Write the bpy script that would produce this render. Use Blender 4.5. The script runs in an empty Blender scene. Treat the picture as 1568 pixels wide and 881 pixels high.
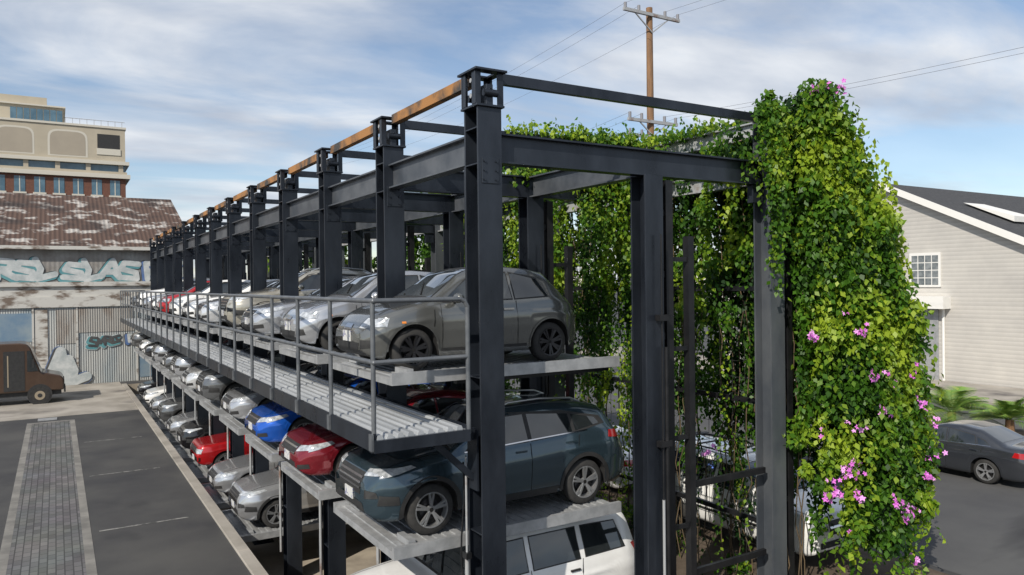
import bpy, math, random
import numpy as np
from mathutils import Vector, Matrix
from mathutils.bvhtree import BVHTree
random.seed(7); rng=np.random.default_rng(7)
S=bpy.context.scene
try:
    S.view_settings.view_transform='Standard'; S.view_settings.look='None'; S.view_settings.exposure=0
except Exception: pass

# ------------------------------------------------------------------ materials
def new_mat(name):
    m=bpy.data.materials.new(name); m.use_nodes=True
    nt=m.node_tree; return m,nt,nt.nodes['Principled BSDF']
def mat(name,c1,c2=None,rough=.6,metal=0,scale=3,detail=6,bump=0,bscale=30,coat=0,spec=None,stretch=None,lo=.35,hi=.65,rvar=0):
    m,nt,b=new_mat(name); N=nt.nodes; Lk=nt.links
    b.inputs['Roughness'].default_value=rough; b.inputs['Metallic'].default_value=metal
    b.inputs['Coat Weight'].default_value=coat; b.inputs['Coat Roughness'].default_value=.04
    if spec is not None: b.inputs['Specular IOR Level'].default_value=spec
    b.inputs['Base Color'].default_value=(*c1,1)
    tc=N.new('ShaderNodeTexCoord'); mp=N.new('ShaderNodeMapping'); Lk.new(tc.outputs['Object'],mp.inputs[0])
    if stretch: mp.inputs['Scale'].default_value=stretch
    if c2:
        n=N.new('ShaderNodeTexNoise'); n.inputs['Scale'].default_value=scale; n.inputs['Detail'].default_value=detail; n.inputs['Roughness'].default_value=.6
        Lk.new(mp.outputs[0],n.inputs['Vector'])
        r=N.new('ShaderNodeValToRGB'); r.color_ramp.elements[0].position=lo; r.color_ramp.elements[1].position=hi
        r.color_ramp.elements[0].color=(*c1,1); r.color_ramp.elements[1].color=(*c2,1)
        Lk.new(n.outputs['Fac'],r.inputs[0]); Lk.new(r.outputs[0],b.inputs['Base Color'])
        if rvar:
            mr=N.new('ShaderNodeMapRange'); mr.inputs['To Min'].default_value=rough-rvar; mr.inputs['To Max'].default_value=rough+rvar
            Lk.new(n.outputs['Fac'],mr.inputs[0]); Lk.new(mr.outputs[0],b.inputs['Roughness'])
    if bump:
        n2=N.new('ShaderNodeTexNoise'); n2.inputs['Scale'].default_value=bscale; n2.inputs['Detail'].default_value=5
        Lk.new(mp.outputs[0],n2.inputs['Vector'])
        bp=N.new('ShaderNodeBump'); bp.inputs['Strength'].default_value=bump; bp.inputs['Distance'].default_value=.02
        Lk.new(n2.outputs['Fac'],bp.inputs['Height']); Lk.new(bp.outputs[0],b.inputs['Normal'])
    return m
def add_wave(m,axis,scale,strength=.6,dist=.05,profile='SIN',darken=0):
    nt=m.node_tree;N=nt.nodes;Lk=nt.links;b=N['Principled BSDF']
    tc=N.new('ShaderNodeTexCoord'); w=N.new('ShaderNodeTexWave'); w.bands_direction=axis; w.wave_profile=profile
    w.inputs['Scale'].default_value=scale; Lk.new(tc.outputs['Object'],w.inputs['Vector'])
    bp=N.new('ShaderNodeBump'); bp.inputs['Strength'].default_value=strength; bp.inputs['Distance'].default_value=dist
    Lk.new(w.outputs['Fac'],bp.inputs['Height'])
    if b.inputs['Normal'].links: Lk.new(b.inputs['Normal'].links[0].from_socket,bp.inputs['Normal'])
    Lk.new(bp.outputs[0],b.inputs['Normal'])
    if darken and b.inputs['Base Color'].links:
        src=b.inputs['Base Color'].links[0].from_socket
        mx=N.new('ShaderNodeMix'); mx.data_type='RGBA'; mx.blend_type='MULTIPLY'; mx.inputs[0].default_value=darken
        Lk.new(src,mx.inputs[6]); Lk.new(w.outputs['Color'],mx.inputs[7]); Lk.new(mx.outputs[2],b.inputs['Base Color'])
    return m
def add_layer(m,col,scale,lo,hi,detail=3,stretch=(1,1,1),off=0):
    # second, larger stain layer over the base colour
    nt=m.node_tree;N=nt.nodes;Lk=nt.links;b=N['Principled BSDF']
    src=b.inputs['Base Color'].links[0].from_socket
    tc=N.new('ShaderNodeTexCoord'); mp=N.new('ShaderNodeMapping'); mp.inputs['Scale'].default_value=stretch; mp.inputs['Location'].default_value=(off,off*.7,0); Lk.new(tc.outputs['Object'],mp.inputs[0])
    n=N.new('ShaderNodeTexNoise'); n.inputs['Scale'].default_value=scale; n.inputs['Detail'].default_value=detail; Lk.new(mp.outputs[0],n.inputs['Vector'])
    mr=N.new('ShaderNodeMapRange'); mr.inputs[1].default_value=lo; mr.inputs[2].default_value=hi; Lk.new(n.outputs['Fac'],mr.inputs[0])
    mx=N.new('ShaderNodeMix'); mx.data_type='RGBA'; Lk.new(mr.outputs[0],mx.inputs[0]); Lk.new(src,mx.inputs[6]); mx.inputs[7].default_value=(*col,1); Lk.new(mx.outputs[2],b.inputs['Base Color'])
    return m

M_steel=mat('painted_steel',(.016,.020,.028),(.034,.041,.054),rough=.30,metal=.4,scale=2.2,bump=.08,bscale=60,stretch=(1,1,.35),rvar=.12)
M_beam=mat('lit_long_beam',(.07,.08,.095),(.14,.15,.165),rough=.38,metal=.4,scale=1.6,stretch=(1,1,1),rvar=.1)  # paler copy of the frame steel: light on the long beams painted in
M_rearc=mat('lit_rear_column',(.07,.08,.095),(.13,.14,.15),rough=.45,metal=.3,scale=1.4,stretch=(1,1,.5))  # rear columns lightened in colour to show light falling on them
M_black=mat('black_steel',(.010,.011,.013),(.022,.022,.024),rough=.42,metal=.3,scale=4)
M_lightsteel=mat('weathered_grey_steel',(.38,.39,.40),(.22,.15,.12),rough=.5,metal=.2,scale=2.5,lo=.54,hi=.70)
M_galv=mat('galvanised_steel',(.48,.49,.50),(.33,.34,.35),rough=.42,metal=.4,scale=5,bump=.05,rvar=.1)
M_rust=mat('rusty_steel',(.055,.05,.045),(.36,.17,.055),rough=.7,scale=1.5,stretch=(1,1,1),lo=.42,hi=.58)
M_mesh=mat('dark_wire',(.03,.03,.03),rough=.6)
M_rail=mat('railing_paint',(.10,.11,.125),(.16,.17,.18),rough=.4,metal=.3,scale=5)
M_asph=add_layer(add_layer(mat('asphalt',(.036,.036,.039),(.066,.065,.063),rough=.88,scale=.45,detail=14,bump=.25,bscale=70),(.085,.082,.077),.13,.52,.72,8,off=4),(.022,.022,.024),.35,.60,.74,9,off=11)
M_asph2=add_layer(mat('street_asphalt',(.055,.055,.059),(.088,.088,.087),rough=.9,scale=.3,detail=12,bump=.2,bscale=60),(.035,.035,.037),.5,.58,.7,8,(.2,1,1))
M_conc=add_layer(mat('concrete',(.38,.35,.31),(.24,.22,.19),rough=.9,scale=.6,detail=10,bump=.15,bscale=40),(.11,.10,.095),.4,.58,.75,9,off=3)
M_concp=mat('pit_concrete',(.40,.35,.28),(.22,.19,.155),rough=.9,scale=.9,detail=10,bump=.15,bscale=40)
M_line=mat('pale_stripe',(.26,.255,.24),(.06,.06,.058),rough=.8,scale=5,lo=.42,hi=.56)

# ------------------------------------------------------------------ mesh builder
class MB:
    def __init__(s): s.v=[];s.f=[];s.m=[];s.sm=[]
    def add(s,vs,fs,m=0,smooth=False):
        o=len(s.v); s.v.extend([tuple(p) for p in vs])
        for f in fs: s.f.append(tuple(i+o for i in f)); s.m.append(m); s.sm.append(smooth)
    def box(s,x0,x1,y0,y1,z0,z1,m=0):
        s.add([(x0,y0,z0),(x1,y0,z0),(x1,y1,z0),(x0,y1,z0),(x0,y0,z1),(x1,y0,z1),(x1,y1,z1),(x0,y1,z1)],
              [(0,3,2,1),(4,5,6,7),(0,1,5,4),(1,2,6,5),(2,3,7,6),(3,0,4,7)],m)
    def frame(s,p,q):
        p=Vector(p);q=Vector(q);d=(q-p).normalized()
        a=Vector((0,0,1)) if abs(d.z)<.9 else Vector((0,1,0))
        x=d.cross(a).normalized(); y=x.cross(d).normalized(); return p,q,x,y
    def beam(s,p,q,w,h,m=0):
        p,q,x,y=s.frame(p,q); w/=2;h/=2
        vs=[c+x*a*w+y*b*h for c in (p,q) for a,b in ((-1,-1),(1,-1),(1,1),(-1,1))]
        s.add(vs,[(0,1,2,3),(7,6,5,4),(0,4,5,1),(1,5,6,2),(2,6,7,3),(3,7,4,0)],m)
    def cyl(s,p,q,r,m=0,n=10,r2=None,caps=True):
        p,q,x,y=s.frame(p,q); r2=r if r2 is None else r2
        vs=[]
        for c,rr in ((p,r),(q,r2)):
            for i in range(n):
                a=2*math.pi*i/n; vs.append(c+x*math.cos(a)*rr+y*math.sin(a)*rr)
        s.add(vs,[(i,(i+1)%n,n+(i+1)%n,n+i) for i in range(n)],m,True)
        if caps: s.add(vs,[tuple(range(n-1,-1,-1)),tuple(range(n,2*n))],m)
    def tube(s,pts,r,m=0,n=8):
        for a,b in zip(pts[:-1],pts[1:]): s.cyl(a,b,r,m,n,caps=False)
        for p in pts: s.ell(p,(r,r,r),m,6,8)
    def ell(s,c,r,m=0,nu=8,nv=12):
        vs=[];fs=[]
        for i in range(nu+1):
            t=math.pi*i/nu
            for j in range(nv):
                a=2*math.pi*j/nv; vs.append((c[0]+r[0]*math.sin(t)*math.cos(a),c[1]+r[1]*math.sin(t)*math.sin(a),c[2]+r[2]*math.cos(t)))
        for i in range(nu):
            for j in range(nv): fs.append((i*nv+j,(i+1)*nv+j,(i+1)*nv+(j+1)%nv,i*nv+(j+1)%nv))
        s.add(vs,fs,m,True)
    def hcol(s,cx,cy,z0,z1,b,d,m=0,tf=.03,tw=.025):
        s.box(cx-b/2,cx+b/2,cy-d/2,cy-d/2+tf,z0,z1,m); s.box(cx-b/2,cx+b/2,cy+d/2-tf,cy+d/2,z0,z1,m)
        s.box(cx-tw/2,cx+tw/2,cy-d/2+tf,cy+d/2-tf,z0,z1,m)
    def ibx(s,x0,x1,cy,z0,z1,b=.2,m=0,t=.025):
        s.box(x0,x1,cy-b/2,cy+b/2,z0,z0+t,m); s.box(x0,x1,cy-b/2,cy+b/2,z1-t,z1,m); s.box(x0,x1,cy-.012,cy+.012,z0+t,z1-t,m)
    def iby(s,cx,y0,y1,z0,z1,b=.2,m=0,t=.025):
        s.box(cx-b/2,cx+b/2,y0,y1,z0,z0+t,m); s.box(cx-b/2,cx+b/2,y0,y1,z1-t,z1,m); s.box(cx-.012,cx+.012,y0,y1,z0+t,z1-t,m)
    def mesh(s,name,mats):
        me=bpy.data.meshes.new(name); me.from_pydata(s.v,[],s.f); 
        for m in mats: me.materials.append(m)
        me.polygons.foreach_set('material_index',s.m); me.polygons.foreach_set('use_smooth',s.sm); me.update(); return me
    def obj(s,name,mats,parent=None,bevel=0):
        o=bpy.data.objects.new(name,s.mesh(name,mats)); S.collection.objects.link(o)
        if parent: o.parent=parent
        if bevel:
            bm=o.modifiers.new('b','BEVEL'); bm.width=bevel; bm.segments=1; bm.limit_method='ANGLE'
        return o
def empty(name,loc=(0,0,0)):
    o=bpy.data.objects.new(name,None); o.location=loc; S.collection.objects.link(o); return o

# ------------------------------------------------------------------ ground
U_END=39.1; SP=3.26; NB=12
g=MB()
def rect(b,x0,x1,y0,y1,z,m=0): b.add([(x0,y0,z),(x1,y0,z),(x1,y1,z),(x0,y1,z)],[(0,1,2,3)],m)
PX0,PX1,PY0,PY1=-1.45,3.35,-1.3,39.9
rect(g,-400,PX0,-300,700,0); rect(g,PX1,500,-300,700,0,0); rect(g,PX0,PX1,-300,PY0,0); rect(g,PX0,PX1,PY1,700,0)
g.obj('ground',[M_asph])
g=MB(); rect(g,PX0,PX1,PY0,PY1,-1.6)
for q in ([(PX0,PY0,0),(PX0,PY1,0),(PX0,PY1,-1.6),(PX0,PY0,-1.6)],[(PX1,PY1,0),(PX1,PY0,0),(PX1,PY0,-1.6),(PX1,PY1,-1.6)],
          [(PX0,PY1,0),(PX1,PY1,0),(PX1,PY1,-1.6),(PX0,PY1,-1.6)],[(PX1,PY0,0),(PX0,PY0,0),(PX0,PY0,-1.6),(PX1,PY0,-1.6)]):
    g.add(q,[(0,1,2,3)])
g.obj('parking_pit',[M_concp])
g=MB()
y=PY0
while y<PY1: 
    g.box(PX0-.26,PX0-.002,y,min(y+2.98,PY1),-.1,.05); y+=3
g.obj('concrete_kerb',[M_conc],bevel=.01)
g=MB(); rect(g,-60,PX0-.27,29.5,41.45,.004); g.obj('concrete_apron',[M_conc])
g=MB(); rect(g,9.6,300,-300,60,.004); g.obj('street',[M_asph2])
m,nt,b=new_mat('grey_pavers'); N=nt.nodes; Lk=nt.links
tc=N.new('ShaderNodeTexCoord'); mp=N.new('ShaderNodeMapping'); mp.inputs['Rotation'].default_value=(0,0,math.radians(90)); Lk.new(tc.outputs['Object'],mp.inputs[0])
br=N.new('ShaderNodeTexBrick'); br.inputs['Scale'].default_value=1; br.inputs['Brick Width'].default_value=.3; br.inputs['Row Height'].default_value=.15; br.inputs['Mortar Size'].default_value=.012
br.inputs['Color1'].default_value=(.085,.083,.08,1); br.inputs['Color2'].default_value=(.14,.135,.128,1); br.inputs['Mortar'].default_value=(.045,.045,.045,1)
Lk.new(mp.outputs[0],br.inputs['Vector']); nz=N.new('ShaderNodeTexNoise'); nz.inputs['Scale'].default_value=.8; nz.inputs['Detail'].default_value=8; Lk.new(tc.outputs['Object'],nz.inputs['Vector'])
mx=N.new('ShaderNodeMix'); mx.data_type='RGBA'; mx.blend_type='OVERLAY'; mx.inputs[0].default_value=.7; Lk.new(br.outputs['Color'],mx.inputs[6]); Lk.new(nz.outputs['Color'],mx.inputs[7])
hs=N.new('ShaderNodeHueSaturation'); hs.inputs['Saturation'].default_value=.25; Lk.new(mx.outputs[2],hs.inputs['Color']); Lk.new(hs.outputs[0],b.inputs['Base Color']); b.inputs['Roughness'].default_value=.9
M_pav=m
g=MB(); rect(g,-5.79,-4.44,-20,28,.004,0); rect(g,-5.97,-5.79,-20,28,.006,1); rect(g,-4.44,-4.26,-20,28,.006,1); rect(g,-5.97,-4.26,28,28.25,.008,1)
g.obj('paver_path',[M_pav,mat('paver_border_concrete',(.24,.23,.21),(.14,.135,.125),rough=.9,scale=1.5,detail=8)])
g=MB()
for u in (5.2,10.9,16.8,22.5): rect(g,-4.1,-2.2,u,u+.08,.005)
g.obj('pale_yard_stripes',[M_line])  # pale mottled stripes across the yard asphalt
g=MB(); g.box(-5.6,-4.9,28.6,29.2,.005,.03); g.obj('drain_cover',[M_galv])

# ------------------------------------------------------------------ lift structure
root=empty('parking_lift_structure')
ZB0,ZB1=7.2,7.6; VM=2.85; VR=5.6
b=MB(); c=MB(); d=MB(); r=MB(); l=MB(); db=MB(); cr=MB()
for k in range(NB+1):
    u=k*SP
    b.hcol(0,u,-1.6,7.9,.36,.38)
    b.box(-.27,.27,u-.27,u+.27,-1.6,-1.57)
    for z in (.2,2.3,4.35,7.15,7.62): 
        b.box(-.178,-.0127,u-.158,u+.158,z,z+.02); b.box(.0127,.178,u-.158,u+.158,z,z+.02)
    for z in (1.2,6.9):
        b.box(-.13,.13,u-.202,u-.191,z,z+.34)
        for bx in (-.09,.09):
            for bz in (.05,.17,.29): b.cyl((bx,u-.203,z+bz),(bx,u-.222,z+bz),.018,0,6)
    b.box(-.21,.21,u-.23,u+.23,7.9,7.93)
    for sx in (-1,1):
        for sy in (-1,1):
            x=sx*.17; y=u+sy*.18
            b.box(x-.045,x+.045,y-.012,y+.012,7.93,8.36); b.box(x+sx*.03-.01,x+sx*.03+.01,y-sy*.013,y-sy*.09,7.93,8.36)
    b.box(-.24,.24,u-.26,u-.10,8.36,8.39); b.box(-.24,.24,u+.10,u+.26,8.36,8.39)
    b.box(-.24,-.13,u-.10,u+.10,8.36,8.39); b.box(.13,.24,u-.10,u+.10,8.36,8.39)
    b.box(-.05,.05,u-.2,u+.2,7.93,8.2)
    for sy in (-1,1): 
        b.cyl((-.1,u+sy*.215,8.08),(.1,u+sy*.215,8.08),.05); l.cyl((.0,u-.235,8.1),(0,u-.205,8.1),.035)
    for zz in (8.05,8.25): l.cyl((-.21,u-.06,zz),(-.19,u-.06,zz),.03)
    b.box(-.08,.06,u+.24,u+.40,-1.6,7.2)
    for z in np.arange(-1,7,1.1): b.box(-.06,.04,u+.19,u+.24,z,z+.08)
    l.cyl((-.26,u+.1,-.9),(-.26,u+.1,2.0),.03,0); l.cyl((-.26,u+.1,2.0),(-.26,u+.1,3.3),.016,0)
    c.box(-.3,-.22,u+.04,u+.16,1.95,2.03)
    pts=[(-.24+.03*math.sin(j*.9),u+.22+.05*math.sin(j*.5),3.2-j*.25) for j in range(14)]
    for p_,q_ in zip(pts[:-1],pts[1:]): c.cyl(p_,q_,.014,0,6,caps=False)
    b.hcol(VM,u,-1.6,ZB0,.36,.34)
    c.box(VM+.30,VM+.44,u-.10,u+.04,-1.6,ZB0-.05); c.box(VM+.80,VM+.92,u-.06,u+.06,-0.0,ZB0-.9)
    for z in np.arange(-1,7,.95): c.box(VM+.18,VM+.30,u-.07,u+.0,z,z+.1)
    for z in np.arange(.3,6,1.4): c.box(VM+.44,VM+.80,u-.04,u+.0,z,z+.07)
    l.cyl((VM+.05,u-.26,-1),(VM+.05,u-.26,2.3),.022); c.cyl((VM+.13,u-.26,-1),(VM+.13,u-.26,4.6),.032)
    l.cyl((VM+.24,u-.12,-1),(VM+.24,u-.12,3.6),.012); c.cyl((VM+.05,u-.26,2.3),(VM+.05,u-.26,6.3),.014)
    for z in (.9,3.1,5.0): c.box(VM-.02,VM+.2,u-.30,u-.19,z,z+.09)
    cr.hcol(VR,u,0,8.45,.34,.36,0)
    c.box(VR+.32,VR+.44,u-.12,u+.0,0,6.2)
    for z in np.arange(.6,6.2,1.15): c.box(VR+.17,VR+.32,u-.10,u-.02,z,z+.09)
    d.ibx(.181,VR-.171,u,ZB0,ZB1,.2)
    d.box(.25,VR-.18,u-.045,u+.045,8.27,8.41)
    d.box(VR-.45,VR-.18,u-.06,u+.06,6.9,7.19)
    if k<NB:
        db.iby(0,u+.191,u+SP-.191,ZB0,ZB1,.2); db.iby(VM,u+.11,u+SP-.11,ZB0,ZB1-.01,.2)
        l.iby(VR,u+.191,u+SP-.191,7.25,7.55,.2); l.iby(VR-.05,u+.191,u+SP-.191,8.05,8.33,.16)
        r.box(-.06,.06,u+.262,u+SP-.262,8.27,8.42)
        for z in (1.3,3.4,5.4): c.box(VR+.06,VR+.12,u+.19,u+SP-.19,z,z+.09)
        d.beam((0,u+.2,7.0),(0,u+.5,7.2),.03,.08)
for z in (.9,2.3): c.box(VM+.92,VR-.17,-.03,.03,z,z+.1)
b.obj('front_columns',[M_steel],root,bevel=.004); c.obj('black_guides',[M_black],root); d.obj('roof_beams',[M_steel],root); r.obj('top_rails',[M_rust],root); l.obj('light_steel_parts',[M_lightsteel],root)
db.obj('long_beams',[M_beam],root); cr.obj('rear_columns',[M_rearc],root)
p=MB()
LV=[4.39,2.10,.06]
def lvz(zi,k): return LV[zi] if not(zi==2 and k>0) else -.52
for k in range(NB):
    for zi in range(3):
        if zi==2 and k in (1,2): continue
        z=lvz(zi,k)
        y0=k*SP+.45; y1=(k+1)*SP-.3; x0,x1=-1.15,2.66
        for yy in (y0,y1-.07): p.box(x0,x1,yy,yy+.07,z-.12,z+.04)
        n=26; dx=(x1-x0)/n
        for i in range(n):
            xa=x0+i*dx
            p.box(xa,xa+dx*.55,y0+.071,y1-.071,z-.06,z-.02); p.box(xa+dx*.55,xa+dx,y0+.072,y1-.072,z-.075,z-.035)
        p.box(x0,x0+.05,y0+.071,y1-.071,z-.12,z-.061)
        p.box(-.1,2.6,y0+.2,y0+.3,z-.2,z-.08,1); p.box(-.1,2.6,y1-.3,y1-.2,z-.2,z-.08,1)
        p.box(x0+.25,x0+.35,y0+.1,y0+.5,z-.018,z+.07); p.box(x0+.25,x0+.35,y1-.5,y1-.1,z-.018,z+.07)
p.obj('car_pallets',[M_galv,M_black],root)

# walkway
WZ=3.78; WX0,WX1=-1.66,-.37; WU0,WU1=-.2,40.6
wroot=empty('metal_walkway')
w=MB(); n=9; dx=(WX1-WX0-.08)/n
for i in range(n):
    xa=WX0+.04+i*dx
    A,Bb,Cc,D=xa,xa+dx*.12,xa+dx*.55,xa+dx*.67
    for yy in range(0,41,3):
        ya=WU0+yy; yb=min(WU0+yy+2.985,WU1); z=WZ
        w.add([(A,ya,z-.05),(Bb,ya,z),(Cc,ya,z),(D,ya,z-.05),(xa+dx,ya,z-.05),(A,yb,z-.05),(Bb,yb,z),(Cc,yb,z),(D,yb,z-.05),(xa+dx,yb,z-.05)],[(0,1,6,5),(1,2,7,6),(2,3,8,7),(3,4,9,8),(0,4,3,2,1)])
w.obj('ribbed_deck',[mat('deck_galvanised',(.52,.54,.56),(.36,.38,.40),rough=.4,metal=.3,scale=1.2,stretch=(3,.4,1),rvar=.1)],wroot)
w=MB(); w.box(WX0,WX0+.038,WU0,WU1,WZ-.2,WZ+.03); w.box(WX1-.038,WX1,WU0,WU1,WZ-.2,WZ+.0)
w.box(WX0,WX1,WU0-.05,WU0-.002,WZ-.2,WZ-.05)
for k in range(NB+1):
    u=k*SP
    w.box(WX0+.04,-.185,u-.05,u+.05,WZ-.24,WZ-.08); w.beam((-.2,u,WZ-.75),(-.75,u,WZ-.24),.06,.08)
    w.box(-.21,-.185,u-.12,u+.12,WZ-.9,WZ-.1)
w.obj('walkway_frame',[M_steel],wroot)
w=MB()
RT=WZ+1.62
y=WU0+.03
while y<WU1:
    w.cyl((WX0+.02,y,WZ-.12),(WX0+.02,y,RT),.03); w.box(WX0-.03,WX0-.002,y-.05,y+.05,WZ-.18,WZ+.02); y+=SP/2
w.cyl((WX0+.02,WU0,RT),(WX0+.02,WU1,RT),.032); w.cyl((WX0+.02,WU0,WZ+.88),(WX0+.02,WU1,WZ+.88),.03)
w.tube([(WX0+.02,WU0,RT),(WX1-.1,WU0,RT),(WX1-.04,WU0,RT-.03),(WX1-.0,WU0,RT-.1),(WX1,WU0,WZ-.1)],.032)
w.tube([(WX0+.02,WU0,WZ+.88),(WX1,WU0,WZ+.88)],.03)
w.cyl((WX0+.02,WU1,RT),(WX1,WU1,RT),.03); w.cyl((WX1,WU1,WZ-.1),(WX1,WU1,RT),.03); w.cyl((WX0+.02,WU1,WZ-.1),(WX0+.02,WU1,RT),.03)
w.obj('guard_railing',[M_rail],wroot)

# ------------------------------------------------------------------ cars
def paint(name,c,metal=.55,rough=.24): 
    return mat('paint_'+name,c,tuple(min(1,x*1.06) for x in c),rough=rough,metal=metal,coat=1,scale=6)
C_plast=mat('black_plastic',(.018,.018,.019),(.03,.03,.03),rough=.6,scale=8)
C_glass=mat('car_glass',(.012,.016,.018),(.045,.052,.055),rough=.03,metal=.2,spec=.9,coat=1,scale=1.1)
C_wind=mat('windscreen_glass',(.07,.085,.095),(.20,.22,.235),rough=.03,metal=.5,spec=.9,coat=1,scale=.9)  # paler than the side glass: sky reflection put into the base colour
C_tyre=mat('tyre_rubber',(.02,.02,.02),(.035,.034,.033),rough=.85,scale=10)
C_rim=mat('alloy_rim',(.55,.56,.57),rough=.3,metal=.8)
C_rimd=mat('dark_alloy_rim',(.06,.06,.065),rough=.35,metal=.8)
C_lens=mat('headlamp_lens',(.70,.73,.76),(.30,.32,.34),rough=.08,metal=.3,coat=1,scale=14)
C_red=mat('tail_lamp',(.35,.01,.012),rough=.12,coat=1)
C_chr=mat('chrome_trim',(.6,.6,.62),rough=.15,metal=1)
C_plate=mat('licence_plate',(.6,.6,.58),(.12,.13,.3),rough=.5,scale=22,lo=.55,hi=.6)
C_seam=mat('panel_gap',(.004,.004,.004),rough=.8)
C_amb=mat('amber_lamp',(.7,.22,.02),rough=.2,coat=1)
def fprof(pts,L,k=.10):
    xx=np.linspace(0,L,500); px,pz=zip(*pts); z=np.interp(xx,px,pz)
    n=max(3,int(k/L*500)); ker=np.hanning(n+2)[1:-1]; ker/=ker.sum()
    zp=np.concatenate([np.full(n,z[0]),z,np.full(n,z[-1])]); zs=np.convolve(zp,ker,'same')[n:-n]
    return lambda x: float(np.interp(x,xx,zs))
def make_car(sp):
    L,W=sp['L'],sp['W']; B=MB(); top=fprof(sp['top'],L); belt=fprof(sp['belt'],L); rw=sp['rw']; xf,xr=sp['xf'],sp['xr']
    zb=sp.get('zb',.22); R=rw+.07; tum=sp.get('tum',.30); fr=sp.get('fr',.30)
    def hw(x):
        f=1.
        if x<.6: f-=fr*(1-x/.6)**2.6
        if x>L-.55: f-=.2*((x-L+.55)/.55)**2.6
        return W/2*f
    def sf(t):
        f=1-.075*(1-t/.5)**2 if t<.5 else 1-.055*((t-.5)/.5)**2
        f+=.020*max(0,1-abs(t-.74)/.07)-.014*max(0,1-abs(t-.35)/.2)
        return f
    xs=np.unique(np.concatenate([np.linspace(0,.12,6),np.linspace(.12,L-.12,104),np.linspace(L-.12,L,6)]))
    rings=[]
    for x in xs:
        w_=hw(x); zt=top(x); zs=min(belt(x),zt-.012)
        low=zb+.12*max(0,1-x/.25)**2+.14*max(0,1-(L-x)/.3)**2
        z0=low
        for xw in (xf,xr):
            if abs(x-xw)<R: z0=max(z0,rw+math.sqrt(R*R-(x-xw)**2))
        z0=min(z0,zs-.05)
        half=[(0,z0)]
        for i in range(12):
            z=z0+(zs-z0)*i/11; t=max(0,(z-zb)/(zs-zb)); half.append((w_*sf(t),z))
        yb,zbb=half[-1]; gg=zt-zbb; yc=yb-.04-tum*gg; zc=zt-.035-.03*min(1,gg/.3)
        if gg<.16: zc=zbb+gg*.62; yc=yb-.05-.2*gg
        P0=Vector((yb,zbb));C=Vector((yc,zc)); P1=P0.lerp(C,.86); P2=Vector((yc*.84,zt-.22*(zt-zc)))
        for i in range(1,6): q=P0.lerp(P1,i/5); half.append((q.x,q.y))
        for i in range(1,5):
            s=i/5; q=P1*(1-s)**2+C*2*s*(1-s)+P2*s*s; half.append((q.x,q.y))
        for i in range(0,6):
            s=1-i/5; half.append((P2.x*s,zt-(zt-P2.y)*s*s))
        ring=[(x,y,z) for y,z in half]+[(x,-y,z) for y,z in half[-2:0:-1]]
        rings.append(ring)
    n=len(rings[0]); vs=[p for r_ in rings for p in r_]
    B.v=vs[:]
    for i in range(len(rings)-1):
        for j in range(n):
            und = j==0 or j==n-1
            B.f.append((i*n+j,i*n+(j+1)%n,(i+1)*n+(j+1)%n,(i+1)*n+j)); B.m.append(1 if und else 0); B.sm.append(not und)
    for base,rev in ((0,False),((len(rings)-1)*n,True)):
        cz=sum(vs[base+j][2] for j in range(n))/n; B.v.append((vs[base][0],0,cz)); ci=len(B.v)-1
        for j in range(n):
            f=(base+j,ci,base+(j+1)%n); B.f.append(f[::-1] if rev else f); B.m.append(0); B.sm.append(True)
    bvh=BVHTree.FromPolygons([Vector(v) for v in B.v],B.f)
    def cast(kind,a,b_):
        if kind=='side': o,dn=Vector((a,3,b_)),Vector((0,-1,0))
        elif kind=='front': o,dn=Vector((-3,a,b_)),Vector((1,0,0))
        elif kind=='rear': o,dn=Vector((L+3,a,b_)),Vector((-1,0,0))
        else: o,dn=Vector((a,b_,4)),Vector((0,0,-1))
        h=bvh.ray_cast(o,dn)
        if h[0] is None: return None
        nn=h[1]; 
        if nn.dot(dn)>0: nn=-nn
        return h[0],nn
    def patch(kind,poly,m,off=.005,na=24,nb=6,mirror=True):
        A=[p[0] for p in poly]; a0,a1=min(A),max(A); grid=[]
        aa=sorted(set(list(np.linspace(a0+1e-4,a1-1e-4,na))+[min(max(a,a0+1e-4),a1-1e-4) for a in A]))
        for a in aa:
            zs=[]
            for (p,q) in zip(poly,poly[1:]+poly[:1]):
                if (p[0]-a)*(q[0]-a)<=0 and abs(p[0]-q[0])>1e-9:
                    t=(a-p[0])/(q[0]-p[0]); zs.append(p[1]+(q[1]-p[1])*t)
            if len(zs)<2: continue
            lo,hi=min(zs),max(zs); grid.append([cast(kind,a,lo+(hi-lo)*j/nb) for j in range(nb+1)])
        idx={}; pv=[]; 
        for i,row in enumerate(grid):
            for j,h in enumerate(row):
                if h: idx[i,j]=len(pv); pv.append(h[0]+h[1]*off)
        pf=[]
        for i in range(len(grid)-1):
            for j in range(nb):
                ks=[(i,j),(i+1,j),(i+1,j+1),(i,j+1)]
                if all(q in idx for q in ks): pf.append(tuple(idx[q] for q in ks))
        pf=[f for f in pf if max((pv[f[a]]-pv[f[(a+1)%4]]).length for a in range(4))<.35]
        B.add(pv,pf,m,True)
        if mirror and (kind=='side' or all(p[0]>=0 for p in poly) and kind in('front','rear')):
            B.add([(p.x,-p.y,p.z) for p in pv],[f[::-1] for f in pf],m,True)
    if 'black_side' in sp: patch('side',sp['black_side'],10,.003,40,8)
    def grow(poly,e):
        cx_=sum(p[0] for p in poly)/len(poly); cz_=sum(p[1] for p in poly)/len(poly); out=[]
        for x_,z_ in poly:
            out.append((x_+e*(1 if x_>cx_ else -1),z_+e*(1 if z_>cz_ else -1)))
        return out
    for w_ in sp['wins']:
        patch('side',grow(w_,.018),10,.004,24,6); patch('side',w_,2,.007,24,6)
    wx0,wx1=sp['wind']; wa,wb=sp.get('windw',(W/2-.17,W/2-.36))
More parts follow.
